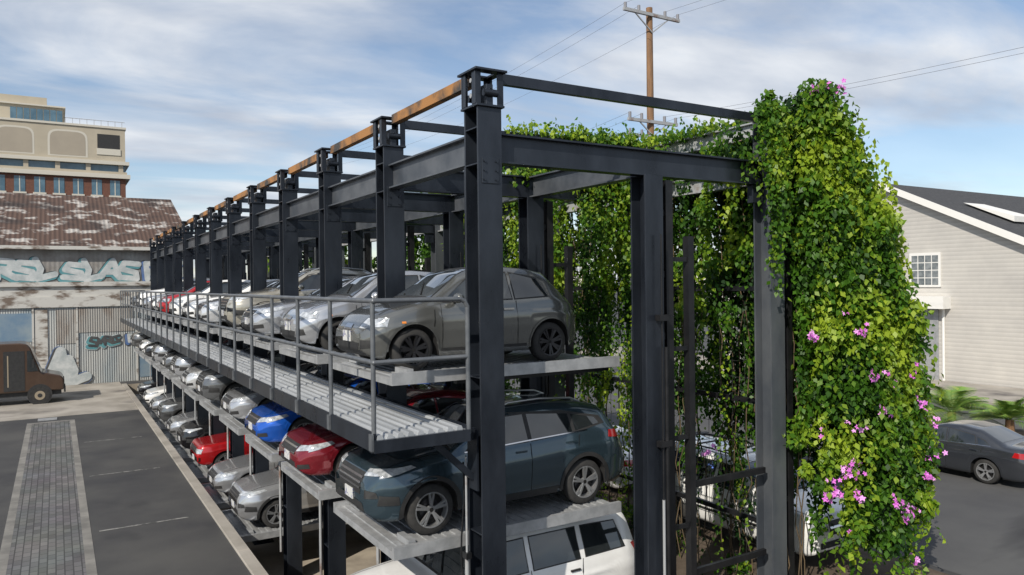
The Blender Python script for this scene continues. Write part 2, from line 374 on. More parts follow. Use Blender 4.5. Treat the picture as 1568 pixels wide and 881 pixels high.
    patch('top',[(wx0-.03,-wa-.02),(wx0-.03,wa+.02),(wx1+.02,wb+.02),(wx1+.02,-wb-.02)],10,.003,22,16,False)
    patch('top',[(wx0,-wa),(wx0,wa),(wx1,wb),(wx1,-wb)],13,.006,22,16,False)
    if sp.get('broof'):
        a_,b_=sp['broof']; patch('top',[(a_,-W/2+.38),(a_,W/2-.38),(b_,W/2-.38),(b_,-W/2+.38)],10,.004,22,10,False)
    if sp['rearwin'][0]=='rear': patch('rear',sp['rearwin'][1],2,.005,16,8,False)
    else: patch('top',sp['rearwin'][1],2,.005,16,14,False)
    for kind,poly,m,off in sp['dec']: patch(kind,poly,m,off,20,5)
    for x,z0,z1,xt in sp['seams']:
        patch('side',[(x,z0),(x+.012,z0),(xt+.012,z1),(xt,z1)],9,.003,4,18)
    hy=W/2-.24
    for s in (-1,1): patch('top',[(.25,s*hy-.006),(.25,s*hy+.006),(wx0-.04,s*(hy+.04)+.006),(wx0-.04,s*(hy+.04)-.006)],9,.003,20,1,False)
    if 'sill' in sp: patch('side',[(xf+R,zb+.0),(xr-R,zb+.0),(xr-R,zb+.11),(xf+R,zb+.11)],1,.006,20,2)
    for xw in (xf,xr):
        lipm=1 if sp.get('clad') else 0; rr=R+(.055 if sp.get('clad') else .018)
        prev=None; pv=[];pf=[]
        for i in range(29):
            a=math.radians(-8)+math.radians(196)*i/28
            pr=[]
            for q in (R-.005,rr):
                h=cast('side',xw+q*math.cos(a),max(rw+q*math.sin(a),.2)); pr.append(h[0]+h[1]*.010 if h and h[0].y>.3 else None)
            if pr[0] is None and pr[1] is not None: pr[0]=Vector((xw+(R-.01)*math.cos(a),pr[1].y,rw+(R-.01)*math.sin(a)))
            if pr[0] is not None and pr[1] is not None:
                pv+= [pr[0],pr[1]]
                if prev==i-1: k=len(pv); pf.append((k-4,k-3,k-1,k-2))
                prev=i
        B.add(pv,pf,lipm,True); B.add([(p_.x,-p_.y,p_.z) for p_ in pv],[f[::-1] for f in pf],lipm,True)
    tw=.21
    for xw in (xf,xr):
        for s in (-1,1):
            yo=s*(W/2-.035)
            prof=[(.68,0),(.74,0),(.95,.012),(1,.045),(1,tw-.04),(.94,tw),(.6,tw)]
            ns=36; pv=[]
            for rr,dy in prof:
                for i in range(ns):
                    a=2*math.pi*i/ns; pv.append((xw+rw*rr*math.cos(a),yo-s*dy,rw+rw*rr*math.sin(a)))
            pf=[(q*ns+i,q*ns+(i+1)%ns,(q+1)*ns+(i+1)%ns,(q+1)*ns+i) for q in range(len(prof)-1) for i in range(ns)]
            B.add(pv,pf,3,True)
            def ringf(r0,r1,y0,y1,m):
                pv=[(xw+rw*rr*math.cos(2*math.pi*i/ns),yy,rw+rw*rr*math.sin(2*math.pi*i/ns)) for rr,yy in ((r0,y0),(r1,y1)) for i in range(ns)]
                B.add(pv,[(i,(i+1)%ns,ns+(i+1)%ns,ns+i) for i in range(ns)],m,True)
            rm=sp.get('rim',4)
            ringf(.71,.65,yo+s*.006,yo+s*.003,4 if rm==4 else 11); ringf(.65,.63,yo+s*.003,yo-s*.09,rm); ringf(.63,.01,yo-s*.09,yo-s*.085,9)
            ns_=sp.get('spokes',5)
            for i in range(ns_):
                for da in ((-.13,.13) if sp.get('dbl',True) else (0,)):
                    a=2*math.pi*i/ns_+.3; a2=a+da
                    p0=(xw+rw*.08*math.cos(a),yo-s*.022,rw+rw*.08*math.sin(a)); p1=(xw+rw*.67*math.cos(a2),yo-s*.008,rw+rw*.67*math.sin(a2))
                    B.beam(p0,p1,.03,.036,rm)
            B.cyl((xw,yo-s*.05,rw),(xw,yo-s*.008,rw),rw*.17,rm,16); B.cyl((xw,yo-s*.01,rw),(xw,yo-s*.004,rw),rw*.09,9,12)
            B.cyl((xw,yo-s*.12,rw),(xw,yo-s*.08,rw),rw*.42,11,20)
    mx_,mz=sp['mir']
    for s in (-1,1):
        B.ell((mx_,s*(W/2+.09),mz),(.07,.11,.075),0,8,12); B.beam((mx_+.02,s*(W/2-.08),mz-.06),(mx_,s*(W/2+.05),mz-.03),.05,.04,1)
        B.ell((mx_+.045,s*(W/2+.09),mz),(.035,.095,.06),2,6,10)
    for hx,hz in sp['hand']:
        h=cast('side',hx,hz)
        if h:
            for s in (-1,1): B.box(hx-.09,hx+.09,s*(h[0].y+.012)-.014,s*(h[0].y+.012)+.014,hz-.014,hz+.014,sp.get('hm',0))
    h=cast('front',0.02,sp['pl'])
    if h: B.box(h[0].x-.02,h[0].x-.006,-.16,.16,sp['pl']-.075,sp['pl']+.075,8)
    h=cast('rear',0.02,sp['prz'])
    if h: B.box(h[0].x+.006,h[0].x+.02,-.16,.16,sp['prz']-.075,sp['prz']+.075,8)
    for sy in (-.35,.25):
        a=cast('top',wx0+.02,sy); c_=cast('top',wx0+.28,sy+.45)
        if a and c_: B.beam(a[0]+a[1]*.02,c_[0]+c_[1]*.02,.015,.015,9)
    if sp.get('rails'):
        x0,x1=sp['rails']; 
        for s in (-1,1):
            pts=[]
            for i in range(9):
                x=x0+(x1-x0)*i/8; h=cast('top',x,W/2-.40); pts.append((x,s*(W/2-.40),h[0].z+(.05 if 0<i<8 else .005)))
            B.tube(pts,.018,sp.get('railm',4))
        if sp.get('xbars'):
            for x in sp['xbars']:
                h=cast('top',x,0); B.beam((x,-(W/2-.4),h[0].z+.07),(x,W/2-.4,h[0].z+.07),.06,.025,10)
    return B
SPEC={}
SPEC['hatch']=dict(L=3.56,W=1.64,rw=.305,xf=.68,xr=2.98,zb=.20,fr=.34,rim=11,spokes=7,broof=(1.72,2.85),
 top=[(0,.60),(.05,.68),(.18,.80),(.4,.89),(.88,.99),(1.5,1.38),(1.75,1.465),(2.2,1.495),(2.7,1.46),(3.0,1.39),(3.3,1.08),(3.47,.93),(3.56,.74)],
 belt=[(0,.56),(.3,.76),(.88,.91),(2,.95),(3,.98),(3.4,.9),(3.56,.7)],
 wins=[[(1.15,.97),(2.30,.99),(2.28,1.38),(1.72,1.37)],[(2.36,.99),(2.95,1.02),(2.80,1.28),(2.35,1.38)]],
 wind=(.98,1.62),rearwin=('rear',[(-.52,1.06),(.52,1.06),(.42,1.34),(-.42,1.34)]),
 dec=[('front',[(.42,.62),(.66,.62),(.68,.74),(.46,.76)],5,.006),('side',[(.16,.64),(.30,.64),(.34,.76),(.22,.76)],5,.007),('front',[(-.40,.30),(.40,.30),(.46,.42),(-.46,.42)],1,.005),('front',[(.5,.34),(.66,.36),(.64,.46),(.52,.46)],1,.006),
  ('front',[(-.16,.60),(.16,.60),(.12,.67),(-.12,.67)],7,.008),('rear',[(.52,.74),(.62,.74),(.62,.95),(.52,.95)],6,.006),('rear',[(-.5,.3),(.5,.3),(.5,.42),(-.5,.42)],1,.005),('side',[(1.1,.27),(2.55,.27),(2.55,.31),(1.1,.31)],10,.006),
  ('side',[(.5,.68),(.56,.68),(.56,.71),(.5,.71)],12,.006)],
 seams=[(1.12,.28,.93,1.10),(2.38,.3,.96,2.36),(.98,.62,.86,1.0)],mir=(1.32,1.02),hand=[(2.22,.84)],pl=.50,prz=.62,hm=7)
SPEC['suv']=dict(L=4.46,W=1.86,rw=.355,xf=.87,xr=3.54,zb=.27,clad=True,sill=1,fr=.30,rails=(2.15,3.7),railm=4,
 top=[(0,.74),(.04,.86),(.14,.96),(.5,1.05),(1.15,1.13),(1.95,1.56),(2.25,1.63),(2.9,1.65),(3.6,1.60),(3.98,1.52),(4.22,1.2),(4.38,1.05),(4.46,.8)],
 belt=[(0,.68),(.15,.88),(1.15,1.02),(2.5,1.07),(3.6,1.16),(4.15,1.14),(4.46,.76)],
 black_side=[(1.42,1.08),(3.5,1.17),(3.98,1.24),(3.9,1.36),(3.2,1.50),(2.2,1.55),(2.0,1.50)],
 wins=[[(1.52,1.10),(2.50,1.12),(2.49,1.50),(2.12,1.49)],[(2.57,1.12),(3.32,1.17),(3.30,1.44),(2.56,1.50)],[(3.38,1.18),(3.86,1.25),(3.80,1.34),(3.36,1.43)]],
 wind=(1.24,2.02),rearwin=('rear',[(-.60,1.22),(.60,1.22),(.5,1.48),(-.5,1.48)]),
 dec=[('front',[(.46,.86),(.82,.90),(.80,.98),(.46,.95)],5,.007),('front',[(-.42,.60),(.42,.60),(.5,.90),(-.5,.90)],1,.006),
  ('front',[(-.44,.82),(.44,.82),(.45,.85),(-.45,.85)],7,.014),('front',[(-.43,.75),(.43,.75),(.44,.78),(-.44,.78)],7,.014),('front',[(-.42,.68),(.42,.68),(.43,.71),(-.43,.71)],7,.014),
  ('front',[(.58,.58),(.78,.60),(.76,.68),(.6,.70)],1,.007),('front',[(-.6,.38),(.6,.38),(.5,.5),(-.5,.5)],1,.007),('front',[(-.35,.36),(.35,.36),(.3,.40),(-.3,.40)],4,.012),
  ('side',[(.16,.86),(.66,.97),(.60,1.0),(.2,.96)],5,.008),('side',[(.12,.5),(.40,.5),(.38,.62),(.14,.64)],1,.008),
  ('rear',[(.5,.98),(.82,1.0),(.82,1.12),(.5,1.10)],6,.007),('side',[(4.0,1.02),(4.3,.98),(4.22,1.12),(4.02,1.13)],6,.007),('rear',[(-.65,.36),(.65,.36),(.65,.52),(-.65,.52)],1,.007),
  ('side',[(1.42,1.068),(3.6,1.163),(3.6,1.18),(1.42,1.085)],7,.009)],
 seams=[(1.48,.34,1.04,1.42),(2.52,.34,1.08,2.53),(3.30,.5,1.12,3.44),(1.0,.95,1.02,1.3)],mir=(1.72,1.18),hand=[(2.36,.98),(3.28,1.02)],pl=.55,prz=.66,hm=0)
SPEC['sedan']=dict(L=4.75,W=1.82,rw=.33,xf=.93,xr=3.68,zb=.21,fr=.30,
 top=[(0,.56),(.05,.66),(.2,.76),(.6,.85),(1.35,.95),(2.15,1.35),(2.45,1.43),(2.9,1.46),(3.4,1.40),(4.1,1.10),(4.5,1.06),(4.7,.98),(4.75,.8)],
 belt=[(0,.53),(.2,.70),(1.35,.88),(3,.94),(4.1,1.0),(4.5,.97),(4.75,.76)],
 wins=[[(1.75,.94),(2.60,.96),(2.58,1.33),(2.28,1.31)],[(2.66,.96),(3.42,1.0),(3.34,1.24),(2.65,1.33)],[(3.47,1.01),(3.76,1.05),(3.62,1.14),(3.42,1.21)]],
 wind=(1.45,2.2),rearwin=('top',[(3.42,-.50),(3.42,.50),(4.0,.62),(4.0,-.62)]),
 dec=[('front',[(.46,.60),(.84,.66),(.82,.74),(.48,.70)],5,.007),('side',[(.16,.62),(.6,.74),(.55,.78),(.2,.73)],5,.008),('front',[(-.42,.54),(.42,.54),(.46,.70),(-.46,.70)],1,.006),
  ('front',[(-.43,.64),(.43,.64),(.44,.665),(-.44,.665)],7,.012),('front',[(-.45,.555),(.45,.555),(.45,.57),(-.45,.57)],7,.012),('front',[(-.5,.28),(.5,.28),(.45,.42),(-.45,.42)],1,.006),('front',[(.62,.32),(.78,.34),(.78,.42),(.62,.40)],1,.007),
  ('rear',[(.42,.80),(.84,.82),(.84,.96),(.42,.95)],6,.007),('side',[(4.35,.84),(4.66,.82),(4.62,.95),(4.4,.97)],6,.007),('side',[(1.7,.925),(3.8,1.025),(3.8,1.035),(1.7,.935)],7,.009)],
 seams=[(1.62,.28,.90,1.62),(2.62,.28,.95,2.63),(3.44,.5,.98,3.6),(.95,.74,.86,1.4)],mir=(1.95,1.0),hand=[(2.45,.84),(3.38,.87)],pl=.47,prz=.78,hm=7)
SPEC['bigsuv']=dict(L=4.75,W=1.94,rw=.38,xf=.9,xr=3.72,zb=.34,fr=.22,tum=.22,rails=(2.1,4.3),railm=1,xbars=(2.5,3.3,4.1),
 top=[(0,.82),(.04,1.0),(.12,1.08),(1.2,1.19),(1.85,1.70),(2.1,1.80),(3,1.83),(4.3,1.81),(4.48,1.74),(4.66,1.2),(4.75,.9)],
 belt=[(0,.78),(.15,1.0),(1.2,1.12),(4.4,1.18),(4.65,1.12),(4.75,.85)],
 wins=[[(1.55,1.18),(2.45,1.20),(2.44,1.66),(2.02,1.65)],[(2.56,1.20),(3.42,1.21),(3.40,1.66),(2.55,1.66)],[(3.54,1.22),(4.32,1.24),(4.18,1.64),(3.52,1.66)]],
 wind=(1.26,1.92),windw=(.80,.70),rearwin=('rear',[(-.68,1.26),(.68,1.26),(.6,1.66),(-.6,1.66)]),
 dec=[('front',[(.5,.80),(.84,.82),(.84,.98),(.5,.98)],5,.007),('front',[(-.46,.72),(.46,.72),(.46,.98),(-.46,.98)],1,.006),('front',[(-.44,.84),(.44,.84),(.44,.88),(-.44,.88)],7,.012),('front',[(-.8,.50),(.8,.50),(.8,.62),(-.8,.62)],1,.007),
  ('rear',[(.76,.95),(.88,.95),(.86,1.25),(.76,1.25)],6,.007),('side',[(1.3,.62),(3.3,.62),(3.3,.68),(1.3,.68)],1,.008)],
 seams=[(1.5,.4,1.14,1.46),(2.50,.4,1.2,2.50),(3.34,.55,1.2,3.47)],mir=(1.7,1.3),hand=[(2.32,1.05),(3.3,1.06)],pl=.62,prz=.8,hm=1)
SPEC['pickup']=dict(L=5.0,W=1.80,rw=.35,xf=.85,xr=3.95,zb=.34,fr=.2,tum=.24,
 top=[(0,.76),(.03,.9),(.1,.98),(1.25,1.08),(1.85,1.52),(2.1,1.62),(2.75,1.62),(3.0,1.5),(3.08,1.10),(4.9,1.10),(5,.9)],
 belt=[(0,.74),(.12,.92),(1.2,1.02),(3.0,1.06),(4.9,1.04),(5,.85)],
 wins=[[(1.6,1.07),(2.62,1.09),(2.6,1.50),(2.02,1.49)]],
 wind=(1.32,1.9),windw=(.74,.62),rearwin=('rear',[(-.55,1.16),(.55,1.16),(.5,1.46),(-.5,1.46)]),
 dec=[('front',[(.48,.72),(.80,.72),(.80,.86),(.48,.86)],5,.007),('front',[(-.44,.68),(.44,.68),(.44,.88),(-.44,.88)],1,.006),('front',[(-.42,.76),(.42,.76),(.42,.80),(-.42,.80)],7,.012),('front',[(-.76,.46),(.76,.46),(.78,.60),(-.78,.60)],7,.009),
  ('rear',[(.74,.7),(.84,.7),(.84,1.0),(.74,1.0)],6,.007)],
 seams=[(1.55,.4,1.04,1.5),(2.7,.4,1.06,2.7),(3.05,.4,1.02,3.05)],mir=(1.75,1.16),hand=[(2.5,.92)],pl=.5,prz=.75,hm=7)
CM={}
dummy=paint('default',(.3,.3,.3))
slots=[dummy,C_plast,C_glass,C_tyre,C_rim,C_lens,C_red,C_chr,C_plate,C_seam,C_plast,C_rimd,C_amb,C_wind]
for k_,sp in SPEC.items(): CM[k_]=make_car(sp).mesh('car_'+k_,slots)
PT=dict(silver=paint('silver',(.52,.53,.55),.7),gunm=paint('warm_grey',(.165,.168,.16),.6,.2),slate=paint('slate_blue',(.05,.082,.105),.6,.2),white=paint('white',(.78,.78,.77),0,.3),
 red=paint('red',(.42,.012,.016),.3),dred=paint('maroon',(.22,.012,.022),.45),blue=paint('blue',(.012,.11,.55),.45),black=paint('black',(.012,.012,.014),.2),beige=paint('champagne',(.50,.47,.40),.6),grey=paint('grey',(.16,.165,.17),.6),lsilver=paint('light_silver',(.66,.67,.68),.5),dslate=paint('dark_slate',(.05,.055,.065),.5))
NAMES=dict(hatch='hatchback_car',suv='compact_suv',sedan='sedan_car',bigsuv='suv',pickup='pickup_truck')
def place(kind,pt,x,y,z,rz=0):
    o=bpy.data.objects.new(NAMES[kind],CM[kind]); S.collection.objects.link(o); o.location=(x,y,z); o.rotation_euler=(0,0,rz)
    o.material_slots[0].link='OBJECT'; o.material_slots[0].material=PT[pt]; return o
L1=[('hatch','gunm'),('hatch','silver'),('sedan','silver'),('suv','beige'),('sedan','lsilver'),('sedan','white'),('hatch','white'),('hatch','red'),('sedan','white'),('sedan','silver'),('suv','white'),('sedan','grey')]
L2=[('suv','slate'),('sedan','dred'),('sedan','blue'),('sedan','silver'),('suv','grey'),('sedan','lsilver'),('suv','silver'),('sedan','grey'),('suv','silver'),('sedan','black'),('sedan','white'),('suv','grey')]
L3=[('bigsuv','white'),None,None,('suv','silver'),('sedan','silver'),('pickup','red'),('suv','black'),('sedan','silver'),('suv','grey'),('sedan','silver'),('sedan','white'),('sedan','black')]
for zi,LL in enumerate((L1,L2,L3)):
    for k,e in enumerate(LL):
        if not e: continue
        nose=-1.3+ (0 if k==0 else random.uniform(-.05,.12))
        if zi==2: nose=-1.05 if k else -1.3
        place(e[0],e[1],nose,k*SP+1.72,lvz(zi,k)-.02)
place('sedan','dslate',17.4,5.65,.006,math.radians(-90))
place('bigsuv','white',8.05,.3,.012,math.radians(90))
place('sedan','white',8.3,11,.012,math.radians(-90)); place('suv','black',8.4,17.2,.012,math.radians(-90))

# ------------------------------------------------------------------ delivery truck
T=empty('delivery_truck',(-4.6,34.2,0))
M_brown=mat('brown_truck_paint',(.055,.03,.018),(.07,.04,.024),rough=.35,coat=.5,scale=2)
t=MB()
pr=[(0,.62),(0,1.15),(.12,1.32),(.95,1.55),(1.35,2.72),(1.5,2.92),(1.8,2.98),(6.6,2.98),(6.6,.62)]
n=len(pr); vs=[(-x,0,z) for x,z in pr]+[(-x,2.1,z) for x,z in pr]
t.add(vs,[tuple(range(n)),tuple(range(2*n-1,n-1,-1))]+[(i,i+n,(i+1)%n+n,(i+1)%n) for i in range(n)])
t.obj('body',[M_brown],T,bevel=.05)
t=MB()
t.box(-2.45,-1.6,-.012,-.004,.7,2.6,0); t.add([(-1.05,-.012,1.6),(-1.5,-.012,1.6),(-1.5,-.012,2.6),(-1.38,-.012,2.6)],[(0,1,2,3)],1)  # first box: dark sheet standing in for shade inside the open doorway
t.add([(-.99,.2,1.64),(-1.335,.2,2.63),(-1.335,1.9,2.63),(-.99,1.9,1.64)],[(0,1,2,3)],1)
t.box(-6.6,-2.6,-.012,-.004,1.9,1.97,2); t.box(-.02,.03,.3,1.8,.75,1.1,0); t.box(0,.08,0,2.1,.5,.68,0)
t.box(-6.7,-.1,.15,1.95,.4,.62,0); t.box(-2.3,-2.25,-.02,-.012,.9,2.4,2); t.box(-1.3,-1.22,-.25,-.15,1.8,2.2,0)
for x in (-1.0,-5.2):
    for y,s in ((-.02,-1),(2.12,1)):
        t.cyl((x,y-s*.26,.42),(x,y,.42),.42,3,24); t.cyl((x,y,.42),(x,y+s*.01,.42),.22,2,16); t.cyl((x,y+s*.005,.42),(x,y+s*.02,.42),.1,0,12)
    t.cyl((x,-.008,.45),(x,-.003,.45),.52,0,24)
t.obj('truck_parts',[C_plast,C_glass,mat('truck_trim',(.3,.25,.18),rough=.5),C_tyre],T)

# ------------------------------------------------------------------ left warehouse
W1=empty('corrugated_warehouse')
M_corr=add_wave(mat('corrugated_metal_blue',(.24,.29,.32),(.42,.43,.42),rough=.65,metal=.1,scale=.6,detail=10,stretch=(1,1,.35),lo=.38,hi=.6),'X',2.6,.5,.05,darken=.12)
add_layer(M_corr,(.16,.10,.07),1.2,.62,.74,8,(1,1,.4),5)
M_corr2=add_wave(mat('rusty_corrugated_metal',(.34,.33,.31),(.17,.11,.075),rough=.8,scale=.9,detail=10,stretch=(1,1,.35),lo=.45,hi=.7),'X',2.6,.5,.05,darken=.15)
M_wh=mat('flaking_white_paint',(.52,.51,.48),(.16,.125,.10),rough=.85,scale=1.5,detail=12,lo=.5,hi=.62,stretch=(.6,1,1.6))
M_roofr=mat('rusty_metal_roof',(.10,.060,.045),(.44,.41,.38),rough=.85,scale=1.3,detail=12,lo=.53,hi=.60,stretch=(.8,1,1))
add_layer(M_roofr,(.045,.032,.028),.5,.52,.66,8,(1,1,1),9)
add_wave(M_roofr,'X',1.3,.5,.05,darken=.3)
FX0,FX1,FU=-45,2.3,41.5
w=MB(); w.box(FX0,FX1,FU,FU+16,0,4.5,0)
w.obj('lower_wall',[M_corr],W1)
w=MB(); w.box(FX0,FX1,FU+.05,FU+16,5.95,8.0,0); w.obj('upper_wall',[add_wave(mat('grey_plaster_wall',(.32,.32,.31),(.19,.17,.155),rough=.85,scale=.9,detail=11),'X',1.3,.3,.04)],W1)
w=MB(); w.box(FX0,FX1+.05,FU-.12,FU+16,4.5,5.1,0); w.box(FX0,FX1+.03,FU-.02,FU+16,5.1,5.7,0); w.box(FX0,FX1+.06,FU-.16,FU+16,5.7,5.95,0); w.obj('ledge_band',[M_wh],W1)
w=MB()
w.add([(FX0,FU-.35,7.95),(FX1+.3,FU-.35,7.95),(FX1-.1,FU+8,11.8),(FX0,FU+8,11.8),(FX1+.3,FU+16.4,7.95),(FX0,FU+16.4,7.95)],[(0,1,2,3),(3,2,4,5),(1,4,2)],0)
w.box(FX0,FX1+.3,FU-.4,FU-.355,7.8,8.0,1)
w.obj('roof',[M_roofr,M_wh],W1)
w=MB()
for x0,x1,z0,z1,mm in ((-8.2,-6.0,2.6,4.2,0),(-4.9,-3.9,2.4,4.35,1),(-3.8,-.9,3.0,4.4,1),(-12,-9,1,4,1),(-5.9,-5.3,.1,4.4,2),(-.6,2.1,.2,2.2,0)):
    w.box(x0,x1,FU-.03,FU-.002,z0,z1,mm)
for x in (-6,-3.85,-.75): w.box(x-.05,x+.05,FU-.06,FU-.031,0,4.5,2)
w.obj('wall_panels',[mat('blue_panel',(.14,.22,.31),(.24,.30,.34),rough=.7,scale=1),M_corr2,M_wh],W1)
gm=[mat('graffiti_white',(.56,.58,.58),(.36,.40,.41),rough=.7,scale=2.5,detail=8),mat('graffiti_teal',(.08,.24,.28),(.12,.30,.32),rough=.7,scale=2),mat('graffiti_black',(.04,.045,.05),(.09,.09,.09),rough=.7,scale=3),mat('graffiti_blue',(.07,.14,.34),(.14,.2,.34),rough=.7,scale=3)]
gr=MB()
def stroke(pts,wd,m,y):
    for a,b_ in zip(pts[:-1],pts[1:]):
        y[0]-=.0012
        a=Vector(a);b_=Vector(b_);dd=(b_-a).normalized();nn=Vector((-dd.y,dd.x)); out=[]
        a0=math.atan2(nn.y,nn.x)
        for i in range(9): q=a0+math.pi*i/8; out.append((a.x+math.cos(q)*wd/2,y[0],a.y+math.sin(q)*wd/2))
        for i in range(9): q=a0+math.pi+math.pi*i/8; out.append((b_.x+math.cos(q)*wd/2,y[0],b_.y+math.sin(q)*wd/2))
        gr.add(out,[tuple(range(len(out)))],m)
LET=[[(0,0),(.15,.9),(.4,.25),(.75,1.0),(1.0,0)],[(.95,.9),(.2,1.0),(.0,.6),(.8,.35),(.85,-.05),(-.1,.05)],[(.0,1.0),(.25,.45),(.1,-.1),(.95,.15)],[(-.1,.0),(.55,1.05),(.9,-.1),(.6,.3),(.15,.3)],[(.1,-.1),(.0,.95),(.8,.85),(.65,.4),(.1,.45),(1.0,-.1)],[(.95,1.0),(.05,.75),(.15,.0),(1.0,.2),(.6,.5)],[(.1,.9),(-.1,.2),(.5,-.1),(.95,.3),(.85,1.0)]]
def word(x0,x1,z0,h,n,base,seed,cols=(0,1,2)):
    rd=random.Random(seed); wl=(x1-x0)/n
    letters=[rd.choice(LET) for _ in range(n)]; jit=[(rd.uniform(-.1,.1),rd.uniform(.9,1.25)) for _ in range(n)]
    for li,(grow_,m) in enumerate(((.42,cols[2]),(.24,cols[1]),(.0,cols[0]))):
        y=[base-.012*li-.002]
        for i,lt in enumerate(letters):
            zz=z0+jit[i][0]; pts=[(x0+i*wl+p[0]*wl*1.05-(.08 if li<2 else 0),zz+p[1]*h*jit[i][1]-(.07 if li<2 else 0)) for p in lt]
            stroke(pts,.38*h+grow_*.45,m,y)
word(-9.6,-4.9,6.2,.9,5,FU+.045,3); word(-4.4,-.6,6.25,.85,4,FU+.045,8); word(-.2,2.0,6.2,.8,3,FU+.045,5,(0,3,2))
word(-9,-6.2,.7,1.1,3,FU-.06,11,(0,3,2)); word(-5.2,-3.4,.35,1.35,2,FU-.065,12,(0,2,3)); word(-3.2,-1.7,2.3,.4,4,FU-.035,15,(2,1,0)); word(-1.2,.2,2.3,.4,4,FU-.035,17,(0,3,2))
gr.obj('graffiti',gm,W1)
# ------------------------------------------------------------------ beige building
BB=empty('beige_office_building'); BU=116; BX=4.2
M_be=mat('beige_render',(.46,.41,.32),(.39,.345,.27),rough=.9,scale=.3); M_be2=mat('beige_panel',(.37,.325,.26),(.33,.29,.235),rough=.9,scale=.3); M_trim=mat('white_stone_trim',(.56,.53,.46),rough=.8)
M_bk=mat('red_brown_brick',(.17,.075,.05),(.12,.055,.04),rough=.9,scale=4); M_win=mat('office_window',(.04,.09,.13),(.10,.18,.24),rough=.1,scale=.5,spec=.8)
w=MB(); w.box(-40,BX,BU,BU+30,23.6,28.9,0); w.box(-40,-3.6,BU+2,BU+24,28.9,31.6,0); w.box(-40,-5.6,BU+3,BU+20,31.6,33.1,0)
w.box(-40,BX,BU,BU+30,0,21.6,1); w.box(-40,BX+.6,BU-.5,BU+30,21.6,22.2,2); w.box(-40,BX+.2,BU-.1,BU+30,22.2,22.6,0); w.box(-40,BX,BU+.3,BU+30,22.6,23.6,3); w.box(-40,BX+.5,BU-.4,BU+30,23.602,24.1,2)
w.box(-40,BX+.15,BU-.15,BU+30,28.9,29.2,2); w.box(-40,-3.3,BU+1.7,BU+24,31.6,31.8,2)
for x in (-12,-8.2,-4.4,-.6,3.6): w.box(x-.3,x+.3,BU-.05,BU+.3,22.602,23.6,0)
for i in range(14):
    x=BX-1.4-i*2.35; w.box(x-.65,x+.65,BU-.04,BU+.5,19.1,21.3,3); w.box(x-.06,x+.06,BU-.07,BU-.041,19.1,21.3,2); w.box(x-.8,x+.8,BU-.1,BU-.0,18.8,19.098,2); w.box(x-.65,x+.65,BU-.04,BU+.5,14.6,17,3)
for xc,hw_ in ((-9.4,2.0),(-3.1,2.2),(-15.2,2.2)):
    pts=[]
    for i in range(13):
        a=math.pi*i/12; ca=math.copysign(abs(math.cos(a))**.45,math.cos(a)); pts.append((xc+hw_*ca,BU-.03,26.6+1.4*math.sin(a)**.6))
    pts+= [(xc-hw_,BU-.03,24.6),(xc+hw_,BU-.03,24.6)]
    w.add(pts,[tuple(range(len(pts)))],4)
    pts2=[(xc+(p_[0]-xc)*1.12,BU-.015,26+(p_[2]-26)*1.12) for p_ in pts]; w.add(pts2,[tuple(range(len(pts2)))],2)
w.box(.6,3.5,BU-.03,BU+.2,25.0,28.0,5); w.box(.5,3.6,BU-.1,BU-.031,25.0,25.9,2)  # first box: dark slab painted in for the shaded terrace opening
for i in range(8): w.box(-10+i*.8,-9.3+i*.8,BU+1.95,BU+1.99,29.3,31.2,3)
for i in range(9): w.box(-3.4+i*.9,-3.34+i*.9,BU+.2,BU+.26,29.2,30,6)
w.box(-3.4,BX,BU+.2,BU+.26,29.95,30.02,6)
w.obj('building_shell',[M_be,M_bk,M_trim,M_win,M_be2,C_plast,M_lightsteel],BB)

# ------------------------------------------------------------------ right gabled building
RB=empty('gabled_warehouse'); RV=35.5
M_sid=add_wave(mat('painted_siding',(.68,.655,.61),(.58,.56,.53),rough=.7,scale=.5,detail=8),'Z',1.45,.8,.06,'SAW',darken=.2)
M_shing=mat('dark_shingles',(.035,.036,.04),(.065,.065,.068),rough=.9,scale=6,detail=8,bump=.4,bscale=12)
M_whp=mat('white_painted_trim',(.74,.73,.70),rough=.6); 
w=MB(); uR=16.8; zR=10.9; uE0,uE1=4.4,29.2; zE=4.9
w.add([(RV,uE0,0),(RV,uE1,0),(RV,uE1,zE),(RV,uR,zR),(RV,uE0,zE)],[(0,4,3,2,1)],0); w.box(RV+.02,RV+30,uE0,uE1,0,zE-.1,0)
w.obj('siding_walls',[M_sid],RB)
w=MB()
for a,b_ in (((uE0-.6,zE-.29),(uR,zR)),((uE1+.6,zE-.29),(uR,zR))):
    vs=[(RV-.4,a[0],a[1]+.1),(RV+32,a[0],a[1]+.1),(RV+32,b_[0],b_[1]+.1),(RV-.4,b_[0],b_[1]+.1)]
    w.add(vs,[(0,1,2,3)],0); w.add([(x,y,z-.12) for x,y,z in vs],[(3,2,1,0)],1)
    w.beam((RV-.42,a[0],a[1]-.02),(RV-.42,b_[0],b_[1]-.02),.05,.34,1)
for uu in (12.6,):
    z=zE+(uu-uE0)/(uR-uE0)*(zR-zE)+.15
    for dv in (3,): 
        w.add([(RV+dv,uu-1.2,z-.5),(RV+dv+2.2,uu-1.2,z-.5),(RV+dv+2.2,uu-1.2,z-.2),(RV+dv,uu-1.2,z-.2),(RV+dv,uu+1.4,z+.75),(RV+dv+2.2,uu+1.4,z+.75)],[(0,1,2,3),(3,2,5,4),(0,3,4)],1)
w.obj('roof',[M_shing,M_whp],RB)
w=MB()
w.box(RV-.08,RV-.01,13.6,15.3,5.1,6.95,0)
for i in range(4):
    for j in range(4):
        y0=13.72+i*.375; z0=5.22+j*.41; w.box(RV-.10,RV-.081,y0,y0+.32,z0,z0+.35,1)
